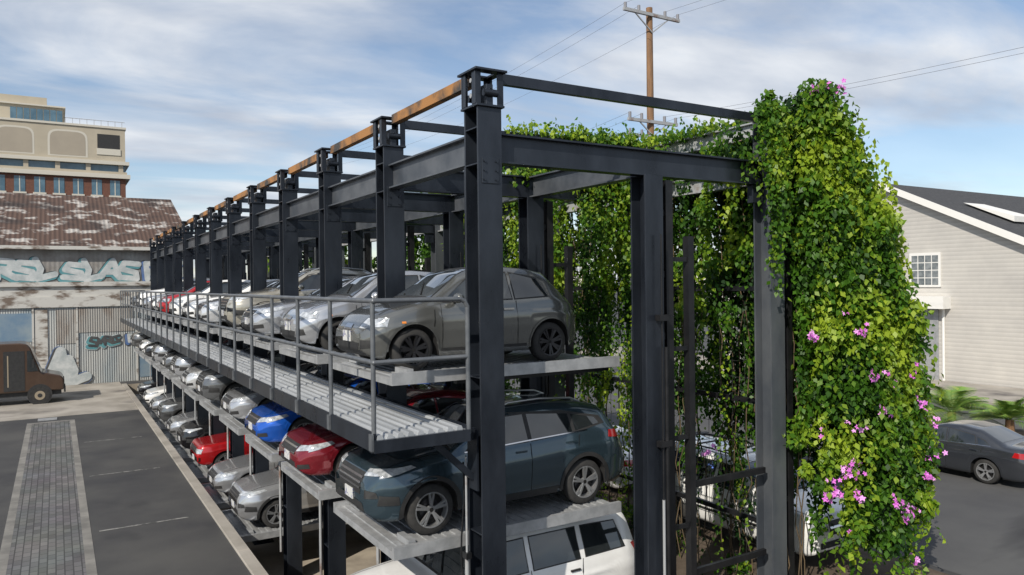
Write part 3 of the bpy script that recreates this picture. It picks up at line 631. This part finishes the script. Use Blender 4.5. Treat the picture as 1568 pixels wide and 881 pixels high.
w.box(RV-.75,RV-.01,13.1,15.5,3.95,4.6,0); w.box(RV-.06,RV-.01,13.75,15.2,0,3.9,2); w.cyl((RV-.12,13.45,0),(RV-.12,13.45,3.95),.07,0)
w.box(RV-.1,RV-.01,6.5,9,0,3,2)
w.obj('window_and_awning',[M_whp,mat('warehouse_window',(.10,.12,.13),(.25,.27,.28),rough=.15,scale=3),M_galv],RB)
g=MB(); g.box(30,35.4,-20,40,-.05,.13); g.obj('sidewalk',[M_conc],bevel=.02)
M_soil=mat('soil',(.07,.05,.035),(.11,.085,.06),rough=1,scale=4,bump=.3)
g=MB(); g.box(21.6,24.4,1,12,0,.14,0); g.box(21.8,24.2,1.2,11.8,.141,.18,1); g.obj('planting_bed',[M_conc,M_soil])

# ------------------------------------------------------------------ utility pole
M_wood=mat('weathered_pole_wood',(.27,.15,.075),(.15,.09,.055),rough=.9,scale=3,stretch=(3,3,.3),bump=.3)
pl=MB(); PXc,PYc=18.9,17.8
pl.cyl((PXc,PYc,0),(PXc,PYc,18.3),.21,0,12,.15)
def arm(z,half,m): pl.box(PXc-half,PXc+half,PYc-.25,PYc-.13,z,z+.14,m)
arm(17.85,1.7,1); arm(12.9,1.5,1); arm(12.2,1.5,1)
for sx in (-1,1): pl.beam((PXc+sx*1.0,PYc-.19,17.85),(PXc,PYc-.19,17.1),.05,.05,1); pl.beam((PXc+sx*.8,PYc-.19,12.9),(PXc,PYc-.19,12.3),.05,.05,1)
att=[]
for x in (-1.6,-.8,.8,1.6): 
    pl.cyl((PXc+x,PYc-.19,17.99),(PXc+x,PYc-.19,18.22),.07,2,8); att.append((PXc+x,PYc-.19,18.2))
for x in (-1.4,-.7,.7,1.4):
    pl.cyl((PXc+x,PYc-.19,13.04),(PXc+x,PYc-.19,13.3),.07,2,8); pl.cyl((PXc+x,PYc-.19,12.34),(PXc+x,PYc-.19,12.55),.06,2,8); att.append((PXc+x,PYc-.19,13.28))
pl.obj('utility_pole',[M_wood,M_lightsteel,mat('insulator',(.22,.22,.24),rough=.3)])
wr=MB()
for i,a in enumerate(att):
    for end in ((a[0]-1,a[1]+48,a[2]-.5),(a[0]+1.5,a[1]-46,a[2]+.3)):
        if i in(2,6) and end[1]>20: continue
        if i in(1,5,4) and end[1]<0: continue
        pts=[]
        for j in range(25):
            s=j/24; pts.append((a[0]+(end[0]-a[0])*s,a[1]+(end[1]-a[1])*s,a[2]+(end[2]-a[2])*s-4*1.0*s*(1-s)))
        for p_,q in zip(pts[:-1],pts[1:]): wr.cyl(p_,q,.006,0,5,caps=False)
wr.obj('overhead_wires',[mat('wire',(.10,.10,.11),rough=.5)])

# ------------------------------------------------------------------ foliage
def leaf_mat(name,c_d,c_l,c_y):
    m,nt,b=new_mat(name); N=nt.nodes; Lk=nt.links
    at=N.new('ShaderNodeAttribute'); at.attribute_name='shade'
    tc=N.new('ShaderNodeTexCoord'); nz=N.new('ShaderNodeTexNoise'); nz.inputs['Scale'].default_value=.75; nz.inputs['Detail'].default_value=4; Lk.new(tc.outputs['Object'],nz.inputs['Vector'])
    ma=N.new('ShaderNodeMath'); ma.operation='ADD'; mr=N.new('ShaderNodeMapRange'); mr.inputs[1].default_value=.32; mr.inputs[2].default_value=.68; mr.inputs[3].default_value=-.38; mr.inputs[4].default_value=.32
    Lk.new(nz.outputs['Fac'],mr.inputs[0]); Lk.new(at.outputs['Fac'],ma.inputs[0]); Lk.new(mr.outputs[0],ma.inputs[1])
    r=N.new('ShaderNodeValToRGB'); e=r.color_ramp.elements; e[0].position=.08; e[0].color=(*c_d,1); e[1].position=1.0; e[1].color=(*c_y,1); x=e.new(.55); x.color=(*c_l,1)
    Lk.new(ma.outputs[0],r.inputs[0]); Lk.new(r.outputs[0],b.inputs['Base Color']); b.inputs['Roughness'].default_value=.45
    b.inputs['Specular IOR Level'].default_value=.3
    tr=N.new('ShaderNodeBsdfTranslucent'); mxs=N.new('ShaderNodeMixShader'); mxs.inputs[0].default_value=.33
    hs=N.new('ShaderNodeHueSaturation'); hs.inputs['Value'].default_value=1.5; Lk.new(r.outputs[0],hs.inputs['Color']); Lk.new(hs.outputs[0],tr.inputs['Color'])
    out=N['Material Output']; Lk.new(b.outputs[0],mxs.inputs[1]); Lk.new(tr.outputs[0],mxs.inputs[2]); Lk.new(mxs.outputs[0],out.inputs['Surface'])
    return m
M_leaf=leaf_mat('vine_leaves',(.012,.040,.008),(.065,.165,.012),(.30,.40,.03))
def leaf_obj(name,P,Ls,shade,mat_,down=.8,parent=None,wid=.34):
    P=np.asarray(P,dtype=float); n=len(P); Ls=np.asarray(Ls)[:,None]
    d_=rng.normal(size=(n,3))*.5+np.array([-.10,-.12,-down]); d_/=np.linalg.norm(d_,axis=1)[:,None]
    s_=np.cross(d_,rng.normal(size=(n,3))*.8+np.array([-.35,-.6,.25])); s_/=np.linalg.norm(s_,axis=1)[:,None]; nn=np.cross(s_,d_)
    mid=P+d_*Ls*.42; V=np.empty((n,4,3)); V[:,0]=P; V[:,1]=mid+s_*Ls*wid+nn*Ls*.1; V[:,2]=P+d_*Ls; V[:,3]=mid-s_*Ls*wid+nn*Ls*.1
    me=bpy.data.meshes.new(name); me.vertices.add(4*n); me.vertices.foreach_set('co',V.ravel())
    me.loops.add(4*n); me.loops.foreach_set('vertex_index',np.arange(4*n,dtype=np.int32)); me.polygons.add(n)
    me.polygons.foreach_set('loop_start',np.arange(0,4*n,4,dtype=np.int32)); me.update(calc_edges=True)
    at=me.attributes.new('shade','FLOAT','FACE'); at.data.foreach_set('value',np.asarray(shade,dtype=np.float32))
    me.materials.append(mat_); o=bpy.data.objects.new(name,me); S.collection.objects.link(o)
    if parent: o.parent=parent
    return o
def vout(z): return np.interp(z,[.5,2.4,4.7,6.4,8.0,8.6,9.0],[7.9,8.35,7.85,7.2,6.45,6.2,6.1])
def ufront(v): return np.clip(-.38-(v-5.85)*.5,-1.0,-.38)
P=[];Ls=[];Sh=[];stems=MB()
def put(p,L,s): P.append(p);Ls.append(L);Sh.append(s)
def bundle(a,bq,z0,zend,ns,rad,sh,outw):
    ph=random.random()*6; fr=random.uniform(.8,1.6); amp=random.uniform(.03,.12)
    for s in range(ns):
        ov,ou=random.gauss(0,rad),random.gauss(0,rad); ze=zend+abs(random.gauss(0,.8)) if s else zend; z=z0+random.uniform(-.2,.2); wv=wu=0
        while z>ze:
            wv=wv*.96+random.gauss(0,.014); wu=wu*.96+random.gauss(0,.014)
            tp=min(1,(z-zend)/1.8+.12); pulse=max(.25,.75+.55*math.sin(z*2.3*fr+ph*2))
            v=5.92+(float(vout(z))+outw-5.92)*a+amp*math.sin(z*fr+ph)+(ov+wv)*tp*pulse
            uf=float(ufront(v)); u=uf+(1.9-uf)*bq+amp*math.cos(z*fr*.8+ph)+(ou+wu)*tp*pulse-outw*.5
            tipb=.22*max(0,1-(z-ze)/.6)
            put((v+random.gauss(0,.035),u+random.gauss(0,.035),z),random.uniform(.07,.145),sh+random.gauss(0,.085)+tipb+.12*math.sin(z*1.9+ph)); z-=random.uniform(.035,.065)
for i in range(84):
    a=random.random()**.65; bq=max(0,random.gauss(0,.08)); outw=random.choice((-.35,-.2,-.05,.08,.25))
    zend=random.uniform(.1,2.6) if a>.35 else random.uniform(.6,4.5)
    if random.random()<.42: zend=random.uniform(2,6.8)
    z0=8.45+random.uniform(-.3,.25)
    if random.random()<.3: z0=random.uniform(5,8)
    bundle(a,bq,z0,zend,random.randint(4,9),random.uniform(.07,.14),random.uniform(.28,.82)+outw*.35,outw*a)  # set-back bundles get darker leaf tones, painting in depth shade
for i in range(60):
    a=random.random()**.7; bundle(a*.9,random.uniform(.18,.9),8.4,random.uniform(.3,4.5),random.randint(4,7),.15,random.uniform(.05,.3),0)  # inner strands coloured dark as painted shade inside the mass
for i in range(55):
    a=random.uniform(.0,1.1); bundle(a,-.05,random.uniform(3,8.4),random.uniform(.0,4),1,.02,random.uniform(.6,.95),random.uniform(0,.3))
# leafy knots that break up the hanging lines
for i in range(150):
    z=random.uniform(1.2,8.4); a=random.random()**.7; v=5.95+(float(vout(z))-5.95)*a; u=float(ufront(v))+random.gauss(0,.12); rr=random.uniform(.10,.30); sh=random.uniform(.3,.9)
    for j in range(int(900*rr)):
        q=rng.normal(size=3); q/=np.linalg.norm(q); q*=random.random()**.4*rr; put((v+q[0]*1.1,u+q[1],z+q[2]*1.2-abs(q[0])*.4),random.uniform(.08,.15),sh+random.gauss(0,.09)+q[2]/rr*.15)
for cxx,cyy,czz,rr,nn_ in ((6.3,-.45,8.35,.45,1500),(6.1,-.6,8.68,.26,650),(6.55,-.6,8.1,.4,1100),(5.95,.1,8.35,.3,700),(6.1,.9,8.3,.35,900),(6.3,-.6,8.85,.13,130),(5.3,-.25,8.45,.2,380),(5.28,-.3,8.68,.09,70),(6.75,-.7,7.8,.3,600)):
    for i in range(nn_):
        q=rng.normal(size=3); q/=np.linalg.norm(q); q*=random.random()**.4*rr*(1+.3*math.sin(q[0]*9+q[1]*7))
        put((cxx+q[0],cyy+q[1],czz+q[2]),random.uniform(.07,.13),random.gauss(.62,.13))
for i in range(230):
    z=random.uniform(.6,8.9); v=float(vout(z))+random.uniform(-.15,.05); u=float(ufront(v))+random.uniform(-.1,1.0); d_=Vector((random.uniform(.2,1),random.uniform(-.6,.4),random.uniform(-.5,.6))).normalized(); ln=random.uniform(.15,.65)
    for j in range(int(ln/.035)): 
        s=j*.035; put((v+d_.x*s,u+d_.y*s,z+d_.z*s-s*s*.9),random.uniform(.05,.10),random.uniform(.5,1))
for i in range(60):
    v=random.uniform(5.1,5.6); u=random.uniform(-.5,-.22); z=8.45; zend=random.uniform(6.4,8.0) if v<5.3 else random.uniform(5.2,7.8); sh=random.uniform(.45,.85)
    while z>zend:
        put((v+random.gauss(0,.05),u+random.gauss(0,.04),z),random.uniform(.07,.12),sh+random.gauss(0,.12)); z-=random.uniform(.03,.06)
def hedge(u0,u1,per_m,size,step,v0,v1,zlo=.6,zhi=3.2,ztop=8.3,shl=.2,shh=.75,rad=.09,ns=5,knots=0):
    for i in range(int((u1-u0)*per_m)):
        u=random.uniform(u0,u1); v=random.uniform(v0,v1); sh=random.uniform(shl,shh)
        dens=.5+.5*math.sin(u*1.9+1)*math.sin(u*.83+.4); zend=random.uniform(zlo,zhi)+2.4*dens*random.random()
        if random.random()<.3: zend=random.uniform(4,7)
        ph=random.random()*6; slant=random.gauss(0,.06)
        for s in range(ns):
            ov,ou=random.gauss(0,rad),random.gauss(0,rad); z=ztop+random.uniform(-.2,.15)+.12*math.sin(u*1.3); ze=zend+abs(random.gauss(0,1.0))
            while z>ze:
                tp=min(1,(z-zend)/1.5+.2)*max(.3,.8+.55*math.sin(z*2.7+ph))
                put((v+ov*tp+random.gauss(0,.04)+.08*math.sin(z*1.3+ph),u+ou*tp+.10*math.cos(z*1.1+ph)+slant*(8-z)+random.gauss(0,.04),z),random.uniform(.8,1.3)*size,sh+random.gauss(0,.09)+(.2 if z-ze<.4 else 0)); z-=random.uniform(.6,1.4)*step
    for i in range(int((u1-u0)*knots)):
        u=random.uniform(u0,u1); v=random.uniform(v0,v1); z=random.uniform(zhi,8.2); rr=random.uniform(.14,.38); sh=random.uniform(.3,.9)
        for j in range(int(420*rr*(.1/size))):
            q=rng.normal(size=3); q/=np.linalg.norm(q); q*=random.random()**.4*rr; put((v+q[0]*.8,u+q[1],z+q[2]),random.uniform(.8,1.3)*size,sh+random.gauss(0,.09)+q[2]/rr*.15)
hedge(.5,9,6.5,.105,.055,5.75,6.6,knots=7)
hedge(.35,5.5,3.4,.10,.05,5.15,5.7,1.8,5.0,8.0,.35,.85,knots=7)
hedge(5.5,12,2.2,.12,.07,5.2,5.7,2.4,5.2,8.0,.35,.85,knots=5)
hedge(9,22,4.0,.15,.09,5.75,6.7,.5,2.5,knots=4); hedge(22,40,2.8,.22,.14,5.7,6.7,.5,2.5,knots=3)
for i in range(4000):
    u=random.uniform(1.0,14); hgt=.07+.08*abs(math.sin(u*1.7)*math.sin(u*.6+1)); put((5.45+random.gauss(0,.22),u,8.33+abs(random.gauss(0,hgt))),random.uniform(.07,.13),random.uniform(.4,.95))
# growth creeping forward over the cross rails
for (uu,va,vb,zz,nn_) in ((SP,2.3,5.5,8.41,1900),(SP,2.3,3.2,7.62,260),(SP,4.3,5.5,7.62,500),(2*SP,2.9,5.5,8.41,1100),(3*SP,3.2,5.5,8.41,900)):
    for i in range(nn_):
        v=vb-(vb-va)*abs(random.gauss(0,.45)); 
        if v<va: v=random.uniform(va,vb)
        lump=.05+.09*abs(math.sin(v*5.1+uu)); put((v,uu+random.gauss(0,.10),zz+abs(random.gauss(0,lump))-(.18 if random.random()<.2 else 0)),random.uniform(.07,.12),random.uniform(.4,.95))
for i in range(60):
    if random.random()<.5: u,v=random.uniform(.8,13),5.4+random.gauss(0,.2)
    else: u,v=SP*random.choice((1,1,2))+random.gauss(0,.08),random.uniform(2.3,5.4)
    h_=random.uniform(.10,.32); lx,ly=random.gauss(0,.4),random.gauss(0,.4)
    for j in range(int(h_/.03)): s=j*.03; put((v+lx*s,u+ly*s,8.42+s),random.uniform(.05,.09),random.uniform(.6,1))
for (u,v0,v1,nn,zl) in ((0,4.9,5.4,8,7.0),(3.26,4.0,5.5,55,6.1),(6.52,4.2,5.5,40,6.2),(9.78,4.3,5.5,32,6.2),(3.2,3.8,4.3,10,6.6),(6.5,3.6,4.2,10,6.9)):
    for i in range(nn):
        v=random.uniform(v0,v1); z=7.75; zend=random.uniform(zl,7.6); 
        while z>zend: put((v+random.gauss(0,.05),u+random.gauss(-.08,.12),z),random.uniform(.07,.12),random.uniform(.4,.95)); z-=.045
for i in range(90):
    u=random.uniform(.3,6); v=random.uniform(4.9,5.6); z=random.uniform(2.0,6.5); zend=z-random.uniform(.5,2.5); sh=random.uniform(.3,.8)
    while z>zend: put((v+random.gauss(0,.06),u+random.gauss(0,.06),z),random.uniform(.06,.10),sh+random.gauss(0,.15)); z-=.06
VR_root=empty('flowering_vine')
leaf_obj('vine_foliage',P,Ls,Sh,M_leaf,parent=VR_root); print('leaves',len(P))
for i in range(60):
    v=random.uniform(5.8,6.4); u=random.uniform(-.3,9); pts=[(v+random.gauss(0,.05),u+random.gauss(0,.08),z) for z in np.linspace(.0,8.3,14)]
    for a,b_ in zip(pts[:-1],pts[1:]): stems.cyl(a,b_,.011,0,5,caps=False)
stems.obj('stems',[mat('vine_stem',(.13,.09,.05),(.08,.06,.035),rough=.9)],VR_root)
fl=MB()
def blossom(c,s):
    c=Vector(c); nrm=Vector((random.uniform(-.7,.2),random.uniform(-1,-.2),random.uniform(-.3,.6))).normalized(); x=nrm.cross(Vector((0,0,1))).normalized(); y=x.cross(nrm)
    mm=0 if random.random()<.7 else 1
    for k in range(5):
        a=k*2*math.pi/5+random.random()*.3; d_=x*math.cos(a)+y*math.sin(a); e=x*-math.sin(a)+y*math.cos(a)
        fl.add([c,c+d_*s*.5+e*s*.33+nrm*s*.18,c+d_*s+nrm*s*.1+e*s*.12,c+d_*s-e*s*.12+nrm*s*.1,c+d_*s*.5-e*s*.33+nrm*s*.18],[(0,1,2,3,4)],mm)
FL=[(6.6,4.75),(5.85,4.65),(7.6,4.0),(6.9,3.35),(6.5,3.15),(7.9,3.45),(6.45,2.4),(6.1,2.25),(6.15,2.0),(7.1,1.9),(8.0,2.15),(7.5,1.6),(6.05,1.95),(6.8,3.95),(7.6,.8),(7.3,1.55),(6.35,2.38),(6.5,1.95),(8.3,2.5),(8.3,3.1)]
for v,z in FL:
    u=float(ufront(v))-.30
    for _ in range(random.randint(4,11)): blossom((v+random.gauss(0,.08),u+random.gauss(0,.04)-.03,z+random.gauss(0,.06)),random.uniform(.035,.06))
for i in range(7):
    z=random.uniform(.8,5); v=random.uniform(5.9,float(vout(z))); u=float(ufront(v))-.25
    for _ in range(random.randint(1,3)): blossom((v+random.gauss(0,.05),u+random.gauss(0,.03),z+random.gauss(0,.04)),.045)
for v,u,z in ((6.35,-.8,8.85),(6.5,-.75,8.75),(5.95,-.7,8.75),(5.0,.8,2.6)):
    for _ in range(7): blossom((v+random.gauss(0,.10),u+random.gauss(0,.06),z+random.gauss(0,.04)),.045)
fl.obj('pink_flowers',[mat('magenta_petals',(.54,.09,.50),(.68,.20,.64),rough=.6,scale=20),mat('pale_pink_petals',(.72,.32,.70),rough=.6)],VR_root)
tr=MB()
for u in np.arange(.2,13,.3): tr.box(5.88,5.886,u,u+.006,.1,8)
for z in np.arange(.2,8,.3): tr.box(5.888,5.894,.2,13,z,z+.006)
tr.obj('wire_mesh_trellis',[M_mesh])
P=[];Ls=[];Sh=[]
for i in range(26):
    cx,cy,rr=random.uniform(4.0,6.6),random.uniform(-.5,12),random.uniform(.25,.6)
    for j in range(230):
        q=rng.normal(size=3); q/=np.linalg.norm(q); q*=random.random()**.3*rr; put((cx+q[0],cy+q[1],abs(q[2])*1.1),random.uniform(.08,.15),random.uniform(.2,1))
leaf_obj('shrubs',P,Ls,Sh,M_leaf,down=-.4)
g=MB(); g.box(3.7,9.4,-3,39,.002,.012); g.obj('soil_bed',[M_soil])
def palm(x,y,rad,seed):
    rd=random.Random(seed); e=empty('small_palm',(x,y,.15)); t=MB()
    t.cyl((0,0,0),(0,0,.55),.16,0,10,.13)
    f=MB()
    for i in range(30):
        a=i*2.4+rd.random()*.3; el=math.radians(rd.uniform(8,78)); ln=rad*rd.uniform(.8,1.1); pts=[]
        for j in range(13):
            s=j/12; rr=ln*s*math.cos(el)*(1); z=.5+ln*s*math.sin(el)-ln*.45*s*s
            pts.append(Vector((math.cos(a)*rr,math.sin(a)*rr,z)))
        side=Vector((-math.sin(a),math.cos(a),0))
        for j in range(2,12):
            p_=pts[j]; dd=(pts[j+1]-pts[j-1]).normalized(); wl=ln*.30*math.sin(math.pi*(j/12)**.8)+.04
            for s in (-1,1):
                for o_ in (0,.5):
                    pb=pts[j].lerp(pts[j+1],o_); tip=pb+side*s*wl+dd*wl*.7+Vector((0,0,-wl*.25)); q=dd*.022
                    f.add([pb-q,pb+q,tip],[(0,1,2)],rd.choice((0,0,1)))
        for a_,b_ in zip(pts[:-1],pts[1:]): f.cyl(a_,b_,.008,0,4,caps=False)
    t.obj('trunk',[M_wood],e); f.obj('fronds',[mat('palm_green',(.10,.20,.03),(.16,.28,.05),rough=.5),mat('palm_yellow_green',(.24,.32,.06),rough=.5)],e)
palm(22.9,6.3,1.9,1); palm(23.0,4.4,1.5,2); palm(23.2,9.4,1.5,3)

# ------------------------------------------------------------------ camera
cam=bpy.data.cameras.new('cam'); co=bpy.data.objects.new('camera',cam); S.collection.objects.link(co); S.camera=co
cam.sensor_width=36; cam.lens=26.40; cam.clip_end=2000; cam.clip_start=.1
co.matrix_world=Matrix.Translation((-4.882,-8.735,5.6))@Matrix.Rotation(math.radians(-31.29),4,'Z')@Matrix.Rotation(math.radians(89.63),4,'X')@Matrix.Rotation(-.012,4,'Z')

# ------------------------------------------------------------------ light
el=math.radians(38); az=Vector((-.86,-.51)).normalized()
sd=Vector((az.x*math.cos(el),az.y*math.cos(el),math.sin(el)))
sl=bpy.data.lights.new('sun','SUN'); sl.energy=4.6; sl.angle=math.radians(.5); sl.color=(1,.93,.82)
so=bpy.data.objects.new('sun',sl); S.collection.objects.link(so); so.rotation_euler=sd.to_track_quat('Z','Y').to_euler()
wd=bpy.data.worlds.new('World'); S.world=wd; wd.use_nodes=True; nt=wd.node_tree; N=nt.nodes; Lk=nt.links
bg=N['Background']; bg.inputs['Strength'].default_value=.125
sky=N.new('ShaderNodeTexSky'); sky.sky_type='NISHITA'; sky.sun_disc=False; sky.sun_elevation=el; sky.sun_rotation=math.atan2(az.x,az.y); sky.air_density=1.0; sky.dust_density=.3; sky.ozone_density=2.0
tc=N.new('ShaderNodeTexCoord'); sep=N.new('ShaderNodeSeparateXYZ'); Lk.new(tc.outputs['Generated'],sep.inputs[0])
def math_(op,a,b_=None):
    n=N.new('ShaderNodeMath'); n.operation=op
    for i,q in enumerate((a,b_)):
        if q is None: continue
        if isinstance(q,(int,float)): n.inputs[i].default_value=q
        else: Lk.new(q,n.inputs[i])
    return n.outputs[0]
den=math_('ADD',math_('MAXIMUM',sep.outputs[2],0),.16)
cx=math_('DIVIDE',sep.outputs[0],den); cy=math_('DIVIDE',sep.outputs[1],den)
cb=N.new('ShaderNodeCombineXYZ'); Lk.new(cx,cb.inputs[0]); Lk.new(cy,cb.inputs[1])
mp=N.new('ShaderNodeMapping'); mp.inputs['Rotation'].default_value=(0,0,math.radians(35)); mp.inputs['Scale'].default_value=(.6,1.15,1); mp.inputs['Location'].default_value=(1.3,.4,0); Lk.new(cb.outputs[0],mp.inputs[0])
n1=N.new('ShaderNodeTexNoise'); n1.inputs['Scale'].default_value=1.25; n1.inputs['Detail'].default_value=10; n1.inputs['Roughness'].default_value=.56; n1.inputs['Distortion'].default_value=.5; Lk.new(mp.outputs[0],n1.inputs['Vector'])
r1=N.new('ShaderNodeValToRGB'); r1.color_ramp.elements[0].position=.40; r1.color_ramp.elements[1].position=.60; r1.color_ramp.elements[0].color=(.14,.14,.14,1); r1.color_ramp.elements[1].color=(.92,.92,.92,1); Lk.new(n1.outputs['Fac'],r1.inputs[0])
n2=N.new('ShaderNodeTexNoise'); n2.inputs['Scale'].default_value=2.6; n2.inputs['Detail'].default_value=7; Lk.new(mp.outputs[0],n2.inputs['Vector'])
r2=N.new('ShaderNodeValToRGB'); r2.color_ramp.elements[0].position=.35; r2.color_ramp.elements[1].position=.65; Lk.new(n2.outputs['Fac'],r2.inputs[0])
cc=N.new('ShaderNodeMix'); cc.data_type='RGBA'; cc.inputs[6].default_value=(4.1,4.55,5.35,1); cc.inputs[7].default_value=(6.8,7.0,7.3,1); Lk.new(r2.outputs[0],cc.inputs[0])
mx=N.new('ShaderNodeMix'); mx.data_type='RGBA'; Lk.new(r1.outputs[0],mx.inputs[0]); Lk.new(sky.outputs[0],mx.inputs[6]); Lk.new(cc.outputs[2],mx.inputs[7]); Lk.new(mx.outputs[2],bg.inputs['Color'])
